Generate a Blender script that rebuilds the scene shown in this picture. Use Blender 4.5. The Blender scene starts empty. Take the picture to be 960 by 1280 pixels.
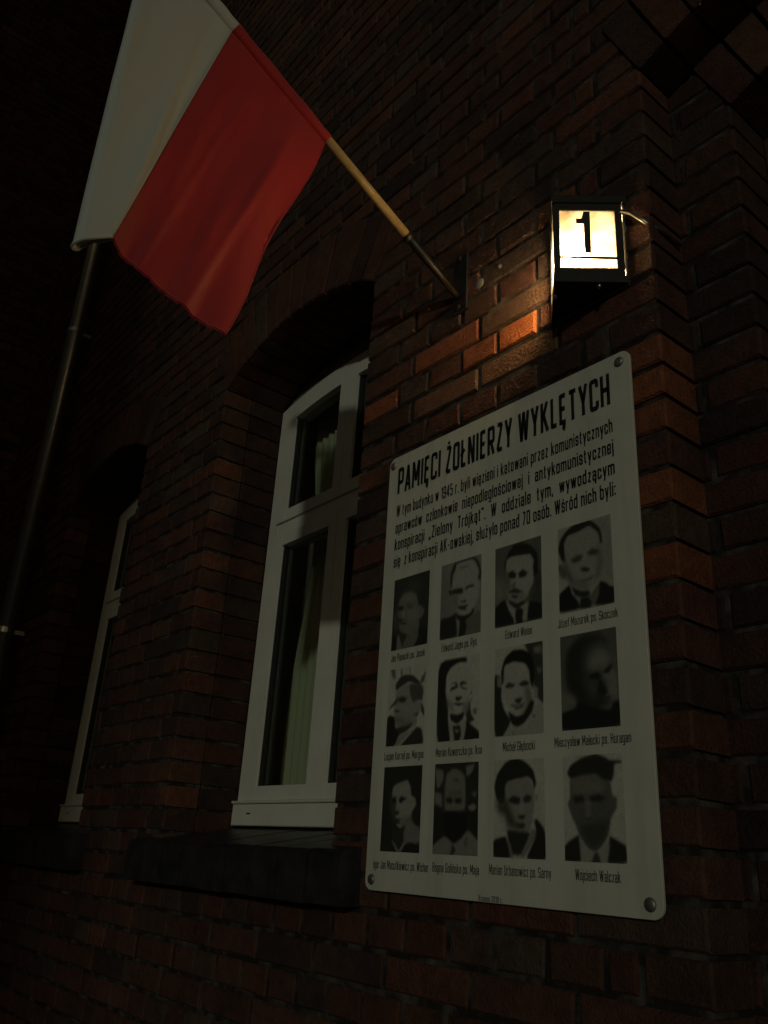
import bpy, math, random
import numpy as np
from mathutils import Vector, Matrix

R = math.radians
S = bpy.context.scene
C = S.collection
random.seed(7)
rng = np.random.default_rng(11)

# ------------------------------------------------------------------ camera
CAM = Vector((1.668, -1.324, 1.598))
YAW, PITCH, ROLL = 0.904184504, 0.391116778, 0.0623467800
cam_d = bpy.data.cameras.new('camera')
cam = bpy.data.objects.new('camera', cam_d); C.objects.link(cam)
fw = Vector((-math.sin(YAW) * math.cos(PITCH), math.cos(YAW) * math.cos(PITCH), math.sin(PITCH)))
rt = Vector((math.cos(YAW), math.sin(YAW), 0)); up = rt.cross(fw)
r2 = rt * math.cos(ROLL) + up * math.sin(ROLL); u2 = -rt * math.sin(ROLL) + up * math.cos(ROLL)
cam.matrix_world = Matrix(((r2.x, u2.x, -fw.x, CAM.x), (r2.y, u2.y, -fw.y, CAM.y), (r2.z, u2.z, -fw.z, CAM.z), (0, 0, 0, 1)))
cam_d.sensor_fit = 'HORIZONTAL'; cam_d.sensor_width = 36.0; cam_d.lens = 1049.36 / 960 * 36
cam_d.clip_start = 0.02; cam_d.clip_end = 2000
S.camera = cam

# ------------------------------------------------------------------ sky, street light from the right, exposure
AZ, EL = R(41), R(12)
SUN_E, SKY_E, LAMP_E = 0.255, 0.0112, 400.0
w = bpy.data.worlds.new('World'); S.world = w; w.use_nodes = True
nt = w.node_tree; bg = nt.nodes['Background']
sky = nt.nodes.new('ShaderNodeTexSky'); sky.sky_type = 'NISHITA'; sky.sun_disc = False
sky.sun_elevation = EL; sky.sun_rotation = R(180) - AZ
tn = nt.nodes.new('ShaderNodeMix'); tn.data_type = 'RGBA'; tn.blend_type = 'MULTIPLY'; tn.inputs[0].default_value = 1
tn.inputs[7].default_value = (.95, .80, .53, 1)          # town glow under night cloud instead of daylight blue
nt.links.new(sky.outputs[0], tn.inputs[6]); nt.links.new(tn.outputs[2], bg.inputs[0]); bg.inputs[1].default_value = SKY_E
sd = bpy.data.lights.new('sun', 'SUN'); sd.energy = SUN_E; sd.angle = R(1.6); sd.color = (.96, 1.0, 0.80)
so = bpy.data.objects.new('sun', sd); C.objects.link(so); so.location = (20, -24, 9)
ldir = Vector((-math.sin(AZ) * math.cos(EL), math.cos(AZ) * math.cos(EL), -math.sin(EL)))
so.rotation_euler = ldir.to_track_quat('-Z', 'Y').to_euler()
S.view_settings.view_transform = 'Standard'; S.view_settings.look = 'None'
S.view_settings.exposure = 0; S.view_settings.gamma = 1; S.view_settings.use_curve_mapping = False
S.render.engine = 'CYCLES'
S.cycles.max_bounces = 8; S.cycles.transparent_max_bounces = 12
S.cycles.sample_clamp_indirect = 4.0

# ------------------------------------------------------------------ helpers
class MB:
    """collects shapes that become ONE mesh object"""
    def __init__(s): s.v = []; s.f = []; s.m = []; s.c = []; s.col = (1, 1, 1)
    def add(s, vs, fs, mat=0):
        b = len(s.v); s.v += [tuple(p) for p in vs]; s.c += [s.col] * len(vs)
        s.f += [tuple(b + i for i in f) for f in fs]; s.m += [mat] * len(fs)
    def box(s, x0, x1, y0, y1, z0, z1, mat=0):
        s.add([(x0, y0, z0), (x1, y0, z0), (x1, y1, z0), (x0, y1, z0), (x0, y0, z1), (x1, y0, z1), (x1, y1, z1), (x0, y1, z1)],
              [(0, 3, 2, 1), (4, 5, 6, 7), (0, 1, 5, 4), (1, 2, 6, 5), (2, 3, 7, 6), (3, 0, 4, 7)], mat)
    def cbox(s, x0, x1, y0, y1, z0, z1, b=0.004, mat=0):
        """box whose front (-Y) edges are chamfered"""
        s.slab([(x0, z0), (x1, z0), (x1, z1), (x0, z1)], y0, y1, b, mat)
    def slab(s, poly, y0, y1, b=0.0, mat=0):
        """convex polygon (x,z), anticlockwise seen from -Y, given thickness, front edge chamfered by b"""
        n = len(poly); cx = sum(p[0] for p in poly) / n; cz = sum(p[1] for p in poly) / n
        def inset(p):
            dx, dz = cx - p[0], cz - p[1]
            return (p[0] + math.copysign(min(b, abs(dx)), dx), p[1] + math.copysign(min(b, abs(dz)), dz))
        vs = [(x, y1, z) for x, z in poly] + [(x, y0 + b, z) for x, z in poly]
        fs = [tuple(reversed([i for i in range(n)][::-1]))[::-1]]
        fs = [tuple(range(n - 1, -1, -1))]
        for i in range(n):
            j = (i + 1) % n
            fs.append((i, j, n + j, n + i)[::-1])
        if b > 0:
            vs += [(p[0], y0, p[1]) for p in map(inset, poly)]
            for i in range(n):
                j = (i + 1) % n
                fs.append((n + i, n + j, 2 * n + j, 2 * n + i)[::-1])
            fs.append(tuple(range(2 * n, 3 * n)))
        else:
            fs.append(tuple(range(n, 2 * n)))
        s.add(vs, fs, mat)
    def strip(s, xs, lo, hi, y0, y1, mat=0):
        """solid between two curves z=lo(x), z=hi(x)"""
        n = len(xs); vs = []
        for x in xs: vs += [(x, y0, lo(x)), (x, y0, hi(x)), (x, y1, lo(x)), (x, y1, hi(x))]
        fs = [(0, 1, 3, 2), (4 * n - 4, 4 * n - 2, 4 * n - 1, 4 * n - 3)]
        for i in range(n - 1):
            a, b = 4 * i, 4 * i + 4
            fs += [(a, b, b + 1, a + 1), (a + 2, a + 3, b + 3, b + 2), (a + 1, b + 1, b + 3, a + 3), (a, a + 2, b + 2, b)]
        s.add(vs, fs, mat)
    def tube(s, pts, rad, seg=12, mat=0, cap=True):
        pts = [Vector(p) for p in pts]; n = len(pts)
        rads = rad if isinstance(rad, (list, tuple)) else [rad] * n
        vs = []; prev = None
        for i, p in enumerate(pts):
            t = (pts[min(i + 1, n - 1)] - pts[max(i - 1, 0)]).normalized()
            a = prev if prev is not None else (Vector((1, 0, 0)) if abs(t.x) < .9 else Vector((0, 0, 1)))
            a = (a - t * a.dot(t)).normalized(); prev = a; b = t.cross(a)
            for k in range(seg):
                th = 2 * math.pi * k / seg
                vs.append(p + (a * math.cos(th) + b * math.sin(th)) * rads[i])
        fs = []
        for i in range(n - 1):
            for k in range(seg):
                l = (k + 1) % seg
                fs.append((i * seg + k, i * seg + l, (i + 1) * seg + l, (i + 1) * seg + k))
        if cap: fs += [tuple(range(seg))[::-1], tuple(range((n - 1) * seg, n * seg))]
        s.add(vs, fs, mat)
    def lathe(s, c, axis, prof, seg=20, mat=0):
        """prof: (radius, distance along axis)"""
        c = Vector(c); t = Vector(axis).normalized()
        s.tube([c + t * max(h, 1e-6) if False else c + t * h for r, h in prof], [max(r, 1e-5) for r, h in prof], seg, mat)
    def build(s, name, mats, parent=None, smooth=False, colour=False):
        me = bpy.data.meshes.new(name); me.from_pydata(s.v, [], s.f)
        for m in (mats if isinstance(mats, (list, tuple)) else [mats]): me.materials.append(m)
        me.polygons.foreach_set('material_index', s.m)
        if smooth: me.polygons.foreach_set('use_smooth', [True] * len(s.f))
        if colour:
            a = me.color_attributes.new('tint', 'FLOAT_COLOR', 'POINT')
            a.data.foreach_set('color', np.column_stack([np.array(s.c, np.float32), np.ones(len(s.c), np.float32)]).ravel())
        me.update()
        o = bpy.data.objects.new(name, me); C.objects.link(o)
        if parent is not None: o.parent = parent
        return o

def tag(o, label=None, cat=None, group=None, kind=None):
    if label: o['label'] = label
    if cat: o['category'] = cat
    if group: o['group'] = group
    if kind: o['kind'] = kind
    return o

def empty(name, label, cat, loc=(0, 0, 0), group=None):
    o = bpy.data.objects.new(name, None); C.objects.link(o); o.empty_display_size = .1
    return tag(o, label, cat, group)     # parts carry world coordinates, so the root stays at the origin

def mat(name, col=(.5, .5, .5), rough=.6, metal=0.0, spec=.5):
    m = bpy.data.materials.new(name); m.use_nodes = True
    b = m.node_tree.nodes['Principled BSDF']
    b.inputs['Base Color'].default_value = (*col, 1); b.inputs['Roughness'].default_value = rough
    b.inputs['Metallic'].default_value = metal; b.inputs['Specular IOR Level'].default_value = spec
    return m
def N(m, t, **kw):
    n = m.node_tree.nodes.new(t)
    for k, v in kw.items():
        if k in n.inputs: n.inputs[k].default_value = v
        else: setattr(n, k, v)
    return n
def L(m, a, b): m.node_tree.links.new(a, b)
def bsdf(m): return m.node_tree.nodes['Principled BSDF']
def noise(m, scale, detail=5, rough=.6):
    tc = N(m, 'ShaderNodeTexCoord'); n = N(m, 'ShaderNodeTexNoise', Scale=scale, Detail=detail, Roughness=rough)
    L(m, tc.outputs['Object'], n.inputs['Vector']); return n
def ramp(m, src, stops):
    r = N(m, 'ShaderNodeValToRGB'); e = r.color_ramp.elements
    while len(e) < len(stops): e.new(.5)
    for i, (p, c) in enumerate(stops): e[i].position = p; e[i].color = (*c, 1) if len(c) == 3 else c
    L(m, src, r.inputs[0]); return r
def bump(m, src, strength, dist=.003):
    b = N(m, 'ShaderNodeBump', Strength=strength, Distance=dist)
    L(m, src, b.inputs['Height']); L(m, b.outputs[0], bsdf(m).inputs['Normal']); return b
def varied(m, c0, c1, scale, lo=.35, hi=.65):
    n = noise(m, scale); r = ramp(m, n.outputs['Fac'], [(lo, c0), (hi, c1)])
    L(m, r.outputs[0], bsdf(m).inputs['Base Color']); return n

# ------------------------------------------------------------------ materials
def brick_material():
    m = mat('brick', rough=.82, spec=.3)
    at = N(m, 'ShaderNodeAttribute', attribute_name='tint')
    n1 = noise(m, 34, 6, .7); n2 = noise(m, 5.5, 4, .6); n3 = noise(m, 160, 3, .6)
    r1 = ramp(m, n1.outputs['Fac'], [(.3, (.62, .58, .56)), (.55, (1, 1, 1)), (.8, (1.25, 1.2, 1.15))])
    r2 = ramp(m, n2.outputs['Fac'], [(.3, (.60, .60, .62)), (.6, (1.05, 1, 1))])
    mx = N(m, 'ShaderNodeMix', data_type='RGBA', blend_type='MULTIPLY'); mx.inputs[0].default_value = 1
    L(m, at.outputs['Color'], mx.inputs[6]); L(m, r1.outputs[0], mx.inputs[7])
    mx2 = N(m, 'ShaderNodeMix', data_type='RGBA', blend_type='MULTIPLY'); mx2.inputs[0].default_value = 1
    L(m, mx.outputs[2], mx2.inputs[6]); L(m, r2.outputs[0], mx2.inputs[7])
    # lime bloom and splashes of mortar left on the faces
    n4 = noise(m, 11, 8, .75); r4 = ramp(m, n4.outputs['Fac'], [(.66, (0, 0, 0)), (.78, (1, 1, 1))])
    mx3 = N(m, 'ShaderNodeMix', data_type='RGBA'); L(m, r4.outputs[0], mx3.inputs[0])
    L(m, mx2.outputs[2], mx3.inputs[6]); mx3.inputs[7].default_value = (.13, .115, .10, 1)
    L(m, mx3.outputs[2], bsdf(m).inputs['Base Color'])
    ad = N(m, 'ShaderNodeMath', operation='ADD'); L(m, n1.outputs['Fac'], ad.inputs[0]); L(m, n3.outputs['Fac'], ad.inputs[1])
    bump(m, ad.outputs[0], .85, .006)
    return m
M_BRICK = brick_material()
M_MORTAR = mat('mortar', rough=.95, spec=.1)
_n = varied(M_MORTAR, (.022, .021, .019), (.14, .13, .115), 16, .45, .78); bump(M_MORTAR, _n.outputs['Fac'], .8, .006)
M_WHITE = mat('white_upvc', rough=.38); varied(M_WHITE, (.72, .72, .65), (.80, .80, .73), 6)
M_PLASTER = mat('rough_plaster', rough=.9); _n = varied(M_PLASTER, (.15, .15, .13), (.24, .23, .2), 18); bump(M_PLASTER, _n.outputs['Fac'], .6)
M_LAMPBACK = mat('lamp_back', (.30, .28, .24), .6)
M_SEAL = mat('black_rubber', (.02, .02, .02), .6)
M_SILL = mat('dark_sill', rough=.42); _n = varied(M_SILL, (.012, .012, .014), (.035, .033, .033), 14); bump(M_SILL, _n.outputs['Fac'], .25)
M_ROOM = mat('room_paint', (.58, .58, .5), .9)
M_CURTAIN = mat('curtain_cloth', (.66, .62, .52), .9)
M_PANEL = mat('plaque_board', rough=.5, spec=.35); _n = varied(M_PANEL, (.60, .62, .55), (.67, .68, .61), 5)
_tc = N(M_PANEL, 'ShaderNodeTexCoord'); _mp = N(M_PANEL, 'ShaderNodeMapping'); _mp.inputs['Scale'].default_value = (38, 38, 2.2)
_dn = N(M_PANEL, 'ShaderNodeTexNoise', Scale=1.0, Detail=6.0); L(M_PANEL, _tc.outputs['Object'], _mp.inputs[0]); L(M_PANEL, _mp.outputs[0], _dn.inputs['Vector'])
_dr = ramp(M_PANEL, _dn.outputs['Fac'], [(.32, (.90, .895, .87)), (.58, (1, 1, 1))])
_dm = N(M_PANEL, 'ShaderNodeMix', data_type='RGBA', blend_type='MULTIPLY'); _dm.inputs[0].default_value = 1
L(M_PANEL, bsdf(M_PANEL).inputs['Base Color'].links[0].from_socket, _dm.inputs[6]); L(M_PANEL, _dr.outputs[0], _dm.inputs[7]); L(M_PANEL, _dm.outputs[2], bsdf(M_PANEL).inputs['Base Color'])
_rr = ramp(M_PANEL, _n.outputs['Fac'], [(.3, (.38, .38, .38)), (.7, (.62, .62, .62))]); L(M_PANEL, _rr.outputs[0], bsdf(M_PANEL).inputs['Roughness'])
M_INK = mat('black_print', (.012, .012, .012), .5)
M_CAPINK = mat('grey_print', (.035, .035, .033), .5)
M_PHOTO = mat('printed_photo', rough=.5, spec=.35)
_a = N(M_PHOTO, 'ShaderNodeAttribute', attribute_name='tint')
_pn = noise(M_PHOTO, 420, 2, .6); _pr = ramp(M_PHOTO, _pn.outputs['Fac'], [(.3, (.8, .8, .8)), (.7, (1.1, 1.1, 1.1))])
_pm = N(M_PHOTO, 'ShaderNodeMix', data_type='RGBA', blend_type='MULTIPLY'); _pm.inputs[0].default_value = 1
L(M_PHOTO, _a.outputs['Color'], _pm.inputs[6]); L(M_PHOTO, _pr.outputs[0], _pm.inputs[7]); L(M_PHOTO, _pm.outputs[2], bsdf(M_PHOTO).inputs['Base Color'])
M_CHROME = mat('dull_steel', (.45, .45, .42), .32, 1.0)
M_SCREW = mat('weathered_steel', (.30, .30, .275), .52, .9)
M_BLACK = mat('black_lacquer', rough=.35); varied(M_BLACK, (.010, .010, .010), (.022, .02, .018), 30)
M_IRON = mat('black_iron', rough=.45, metal=.3); _n = varied(M_IRON, (.014, .013, .012), (.03, .024, .02), 40); bump(M_IRON, _n.outputs['Fac'], .3)
M_ZINC = mat('zinc_pipe', rough=.34, metal=.9); varied(M_ZINC, (.50, .54, .58), (.62, .66, .70), 9)
M_WOOD = mat('pale_wood', rough=.55); _n = varied(M_WOOD, (.36, .26, .12), (.46, .34, .17), 20)
M_DOOR = mat('brown_door', rough=.5); varied(M_DOOR, (.05, .024, .012), (.08, .04, .02), 12)
M_STONE = mat('step_stone', rough=.85); varied(M_STONE, (.15, .145, .135), (.26, .25, .23), 20)
M_TILE = mat('roof_tile', rough=.8); varied(M_TILE, (.10, .035, .02), (.2, .07, .04), 8)
M_PAVE = mat('paving', rough=.9); _n = varied(M_PAVE, (.11, .105, .10), (.2, .19, .18), 12); bump(M_PAVE, _n.outputs['Fac'], .4)
M_ASPH = mat('asphalt', rough=.9); _n = varied(M_ASPH, (.035, .035, .036), (.065, .064, .062), 60); bump(M_ASPH, _n.outputs['Fac'], .5)
M_EARTH = mat('dark_earth', rough=.95); varied(M_EARTH, (.03, .035, .015), (.07, .06, .03), 2)

M_GLASS = bpy.data.materials.new('window_glass'); M_GLASS.use_nodes = True
_t = M_GLASS.node_tree; _t.nodes.clear(); _o = _t.nodes.new('ShaderNodeOutputMaterial'); _mx = _t.nodes.new('ShaderNodeMixShader')
_tr = _t.nodes.new('ShaderNodeBsdfTransparent'); _tr.inputs[0].default_value = (.84, .90, .84, 1)
_gl = _t.nodes.new('ShaderNodeBsdfGlossy'); _gl.inputs['Roughness'].default_value = .02
_lw = _t.nodes.new('ShaderNodeLayerWeight'); _lw.inputs[0].default_value = .5
_pw = _t.nodes.new('ShaderNodeMath'); _pw.operation = 'POWER'; _pw.inputs[1].default_value = 4; _t.links.new(_lw.outputs['Facing'], _pw.inputs[0])
_fr = _t.nodes.new('ShaderNodeMath'); _fr.operation = 'MULTIPLY_ADD'; _fr.inputs[1].default_value = .9; _fr.inputs[2].default_value = .04; _t.links.new(_pw.outputs[0], _fr.inputs[0])
_t.links.new(_fr.outputs[0], _mx.inputs[0]); _t.links.new(_tr.outputs[0], _mx.inputs[1]); _t.links.new(_gl.outputs[0], _mx.inputs[2]); _t.links.new(_mx.outputs[0], _o.inputs[0])

M_OPAL = bpy.data.materials.new('lamp_glass'); M_OPAL.use_nodes = True
_t = M_OPAL.node_tree; _t.nodes.clear(); _o = _t.nodes.new('ShaderNodeOutputMaterial'); _mx = _t.nodes.new('ShaderNodeMixShader')
_a = _t.nodes.new('ShaderNodeBsdfTranslucent'); _b = _t.nodes.new('ShaderNodeBsdfTransparent')
_b.inputs[0].default_value = (1, .93, .78, 1); _mx.inputs[0].default_value = .20
_tcn = _t.nodes.new('ShaderNodeTexCoord'); _nz = _t.nodes.new('ShaderNodeTexNoise'); _nz.inputs['Scale'].default_value = 22
_rp = _t.nodes.new('ShaderNodeValToRGB'); _rp.color_ramp.elements[0].position = .35; _rp.color_ramp.elements[0].color = (.46, .42, .33, 1)
_rp.color_ramp.elements[1].position = .65; _rp.color_ramp.elements[1].color = (.62, .58, .50, 1)
_t.links.new(_tcn.outputs['Object'], _nz.inputs['Vector']); _t.links.new(_nz.outputs['Fac'], _rp.inputs[0]); _t.links.new(_rp.outputs[0], _a.inputs[0])
_t.links.new(_a.outputs[0], _mx.inputs[1]); _t.links.new(_b.outputs[0], _mx.inputs[2]); _t.links.new(_mx.outputs[0], _o.inputs[0])
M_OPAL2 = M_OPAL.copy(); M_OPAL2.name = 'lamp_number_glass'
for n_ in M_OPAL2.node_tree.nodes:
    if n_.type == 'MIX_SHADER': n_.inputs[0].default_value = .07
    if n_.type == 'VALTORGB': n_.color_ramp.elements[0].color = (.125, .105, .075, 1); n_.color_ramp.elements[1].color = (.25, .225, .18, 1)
M_BULB = mat('lit_bulb', (1, .9, .7)); bsdf(M_BULB).inputs['Emission Color'].default_value = (1, .76, .46, 1); bsdf(M_BULB).inputs['Emission Strength'].default_value = LAMP_E * 10

def cloth(name, col, thru):
    m = bpy.data.materials.new(name); m.use_nodes = True
    t = m.node_tree; b = t.nodes['Principled BSDF']; b.inputs['Base Color'].default_value = (*col, 1); b.inputs['Roughness'].default_value = .6
    b.inputs['Sheen Weight'].default_value = .15
    n = noise(m, 900, 2); n2 = noise(m, 7, 3, .5)
    ad = N(m, 'ShaderNodeMath', operation='MULTIPLY_ADD'); ad.inputs[1].default_value = 5.0
    L(m, n2.outputs['Fac'], ad.inputs[0]); L(m, n.outputs['Fac'], ad.inputs[2]); bump(m, ad.outputs[0], .35, .0015)
    tl = t.nodes.new('ShaderNodeBsdfTranslucent'); tl.inputs[0].default_value = (*thru, 1)
    mx = t.nodes.new('ShaderNodeMixShader'); mx.inputs[0].default_value = .16
    t.links.new(b.outputs[0], mx.inputs[1]); t.links.new(tl.outputs[0], mx.inputs[2]); t.links.new(mx.outputs[0], t.nodes['Material Output'].inputs[0])
    return m
M_FWHITE = cloth('white_flag_cloth', (.60, .645, .62), (.6, .6, .54))
M_FRED = cloth('red_flag_cloth', (.42, .020, .028), (.6, .03, .035))

# ------------------------------------------------------------------ ground, road
g = MB(); g.box(-400, 400, -400, 400, -.5, -.13); tag(g.build('ground', M_EARTH), kind='structure')
g = MB(); g.box(-60, 60, -2.95, .45, -.126, 0); tag(g.build('pavement', M_PAVE), kind='structure')
g = MB(); g.box(-60, 60, -9.5, -3.1, -.126, -.12); tag(g.build('road', M_ASPH), kind='structure')
g = MB()
for k in range(-60, 60): g.cbox(k + .004, k + .996, -3.1, -2.954, -.126, .004, .0)
tag(g.build('kerb', M_STONE), kind='structure')

# ------------------------------------------------------------------ brick building
CH = .077; ZREF = 2.640; XC = .867            # course height, one bed joint, the corner beside the doorway
WIN = [(-1.1, -.145), (-2.81, -1.855)]
WSP, WCR = 3.335, 3.462                        # window arch: springing, crown
WBOT = 1.60
XL, XR, ZT = -4.4, 3.6, 9.5
class Arch:
    def __init__(s, x0, x1, zb, zs, zc, ring=.25):
        s.x0, s.x1, s.zb, s.zs = x0, x1, zb, zs; s.cx = (x0 + x1) / 2; h = (x1 - x0) / 2; r = zc - zs
        s.R = (h * h + r * r) / (2 * r); s.cz = zc - s.R; s.th = math.asin(h / s.R); s.ring = ring
    def z(s, x): return s.cz + math.sqrt(max(s.R ** 2 - (x - s.cx) ** 2, 0))
    def hole(s, x, z): return s.x0 < x < s.x1 and s.zb < z < (s.zs if z < s.zs else s.z(x))
    def inring(s, x, z):
        dx, dz = x - s.cx, z - s.cz; r = math.hypot(dx, dz)
        return s.R - .001 <= r < s.R + s.ring and abs(math.atan2(dx, dz)) < s.th
PAL = [((.096, .046, .033), 52), ((.135, .058, .035), 9), ((.064, .037, .030), 20), ((.084, .056, .043), 14), ((.112, .048, .033), 16)]
def tint():
    c = random.choices([p[0] for p in PAL], [p[1] for p in PAL])[0]; k = random.uniform(.82, 1.16)
    return tuple(min(1, v * k * random.uniform(.94, 1.06)) for v in c)
def free_runs(op, z0, z1, xa, xb, solid=False):
    """x runs of a course that are not taken by an opening (or the arch ring over it)"""
    zm = (z0 + z1) / 2; runs = [(xa, xb)]
    for a in op:
        if z1 <= a.zb + .01 or z0 > a.cz + a.R + a.ring: continue
        xs = np.arange(a.x0 - .25, a.x1 + .25, .004)
        if solid: bl = [x for x in xs if a.hole(x, z0) or a.hole(x, z1) or a.hole(x, zm)]
        else: bl = [x for x in xs if a.hole(x, zm) or a.inring(x, zm)]
        if not bl: continue
        lo, hi = min(bl), max(bl)
        jamb = zm < a.zs
        if jamb: lo, hi = a.x0, a.x1
        elif not solid: lo, hi = lo + .012, hi - .012
        e = .007 if solid and jamb else 0
        new = []
        for p, q in runs:
            if hi <= p or lo >= q: new.append((p, q)); continue
            if lo - e > p: new.append((p, lo - e))
            if hi + e < q: new.append((hi + e, q))
        runs = new
    return runs
HOT = []     # individual bricks that stand out: (x, z, colour)
def lay(mb, op, y0, depth, xa, xb, za, zb, origin, only=None):
    k0 = math.floor((za - ZREF) / CH); k1 = math.ceil((zb - ZREF) / CH)
    for k in range(k0, k1):
        z0, z1 = ZREF + k * CH, ZREF + (k + 1) * CH
        if z1 < za or z0 > zb: continue
        for p, q in free_runs(op, z0, z1, xa, xb, True):
            mb.col = (1, 1, 1); mb.box(p, q, y0 + .0065, y0 + depth + .004, z0, z1, 1)
        if k % 2 == 0: edges = [origin, origin - .131, origin - .197]; step = .131
        else: edges = [origin]; step = .262
        e = edges[-1]
        while e > xa - .3: e -= step; edges.append(e)
        e = origin; r = []
        while e < xb + .3: e += step; r.append(e)
        edges = sorted(edges + r)
        for p, q in free_runs(op, z0, z1, xa, xb):
            pts = [p] + [e + random.uniform(-.002, .002) for e in edges if p + .035 < e < q - .035] + [q]
            for i in range(len(pts) - 1):
                a = pts[i] + (.006 if i else 0); b = pts[i + 1] - (.006 if i < len(pts) - 2 else 0)
                if only and not only((a + b) / 2, (z0 + z1) / 2): continue
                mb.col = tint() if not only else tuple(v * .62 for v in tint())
                for hx, hz, hc in (() if only else HOT):
                    if a < hx < b and z0 < hz < z1: mb.col = hc
                j = lambda: random.uniform(-.0018, .0018)
                zz0, zz1 = z0 + .0055, z1 - .0055; d = random.uniform(-.002, .0025)
                mb.slab([(a + (j() if i else 0), zz0 + j()), (b + (j() if i < len(pts) - 2 else 0), zz0 + j()), (b + (j() if i < len(pts) - 2 else 0), zz1 + j()), (a + (j() if i else 0), zz1 + j())],
                        y0 + d, y0 + depth, .005, 0)
def ring(mb, a, y0, y1):
    n = max(3, round(2 * a.th * a.R / .078)); dt = 2 * a.th / n
    P = lambda t, r: (a.cx + r * math.sin(t), a.cz + r * math.cos(t))
    for i in range(n):
        t0, t1 = -a.th + i * dt, -a.th + (i + 1) * dt; g0 = .005 / a.R
        mb.col = tint(); d = random.uniform(-.006, -.003); r0 = a.R + random.uniform(-.002, .002)
        mb.slab([P(t0 + g0, r0), P(t1 - g0, r0), P(t1 - g0 * .8, a.R + a.ring - .004), P(t0 + g0 * .8, a.R + a.ring - .004)], y0 + d, y1, .004, 0)
        mb.col = (1, 1, 1)
        mb.slab([P(t0, a.R + .007), P(t1, a.R + .007), P(t1, a.R + a.ring), P(t0, a.R + a.ring)], y0 + .006, y1 - .003, 0, 1)

HOT = [(.20, 2.91, (.045, .026, .022)), (.26, 2.91, (.04, .025, .022)), (.2, 2.98, (.05, .03, .025)), (.50, 2.83, (.50, .155, .05)), (.36, 2.83, (.30, .10, .045)), (.30, 2.76, (.15, .08, .05)), (.55, 2.76, (.16, .085, .05)),  # first three: shadow below the flag bracket, put into the brick colour
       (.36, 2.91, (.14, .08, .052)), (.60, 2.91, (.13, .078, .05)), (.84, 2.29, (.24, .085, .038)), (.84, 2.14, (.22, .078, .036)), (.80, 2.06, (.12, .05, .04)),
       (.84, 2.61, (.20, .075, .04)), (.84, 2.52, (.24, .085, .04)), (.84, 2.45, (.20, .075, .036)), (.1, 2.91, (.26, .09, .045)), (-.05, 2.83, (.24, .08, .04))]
wins = [Arch(a, b, WBOT, WSP, WCR) for a, b in WIN]
door1 = Arch(XC, 2.265, .15, 3.385, 3.535); door2 = Arch(1.015, 2.117, .15, 3.24, 3.36)
building = empty('brick_building', 'old red brick building with arched windows and a stepped doorway beside the plaque', 'building')
wb = MB()
lay(wb, wins + [door1], 0.0, .118, XL, XR, .2, ZT, XC)
for a in wins + [door1]: ring(wb, a, 0.0, .118)
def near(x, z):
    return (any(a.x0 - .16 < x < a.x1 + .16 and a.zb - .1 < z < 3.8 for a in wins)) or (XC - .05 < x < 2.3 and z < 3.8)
random.seed(23)
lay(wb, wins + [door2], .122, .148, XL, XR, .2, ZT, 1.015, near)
for a in wins + [door2]: ring(wb, a, .122, .272)
wb.col = (1, 1, 1)
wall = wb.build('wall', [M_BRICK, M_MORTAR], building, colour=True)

wg = MB()
def wing_lay():
    # the wing's side wall is laid flat like the front wall, then turned to face the doorway
    t = MB(); lay(t, [], 0, .118, -2.2, 0, .2, ZT, 0)
    wg.v += [(XL - y, x + .12, z) for x, y, z in t.v]; wg.c += t.c
    wg.f += t.f; wg.m += t.m
wing_lay(); wg.col = (1, 1, 1); wg.box(XL - 5, XL - .12, -2.08, 4.0, .0, ZT, 1)
wg.build('wing_wall', [M_BRICK, M_MORTAR], building, colour=True)
pl = MB(); pl.cbox(XL + .0, XC + .03, -.06, .10, .0, .2, .01); pl.cbox(2.24, XR + .03, -.06, .10, .0, .2, .01); pl.build('plinth', M_STONE, building)
iw = MB()
iw.box(XL, XR, 4.0, 4.1, 0, ZT); iw.box(XL, XR, .30, 4.0, 3.95, 4.1); iw.box(XL, XR, .46, 4.0, -.02, .12)
iw.box(XL, XL + .1, .30, 4.0, 0, ZT); iw.box(XR - .1, XR, .30, 4.0, 0, ZT); iw.box(-1.62, -1.52, .30, 4.0, .1, 3.95); iw.box(.25, .35, .30, 4.0, .1, 3.95)
iw.build('interior_walls', M_ROOM, building)
rf = MB(); rf.add([(XL - .4, -.5, ZT - .05), (XR + .4, -.5, ZT - .05), (XR + .4, 2.2, ZT + 1.7), (XL - .4, 2.2, ZT + 1.7), (XL - .4, 4.7, ZT - .05), (XR + .4, 4.7, ZT - .05),
               (XL - .4, -.5, ZT + .07), (XR + .4, -.5, ZT + .07), (XR + .4, 2.2, ZT + 1.82), (XL - .4, 2.2, ZT + 1.82), (XL - .4, 4.7, ZT + .07), (XR + .4, 4.7, ZT + .07)],
              [(6, 7, 8, 9), (9, 8, 11, 10), (0, 3, 2, 1), (3, 4, 5, 2), (0, 1, 7, 6), (4, 10, 11, 5), (0, 6, 9, 3), (3, 9, 10, 4), (1, 2, 8, 7), (2, 5, 11, 8)])
roof = rf.build('roof', M_TILE, building)

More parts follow.
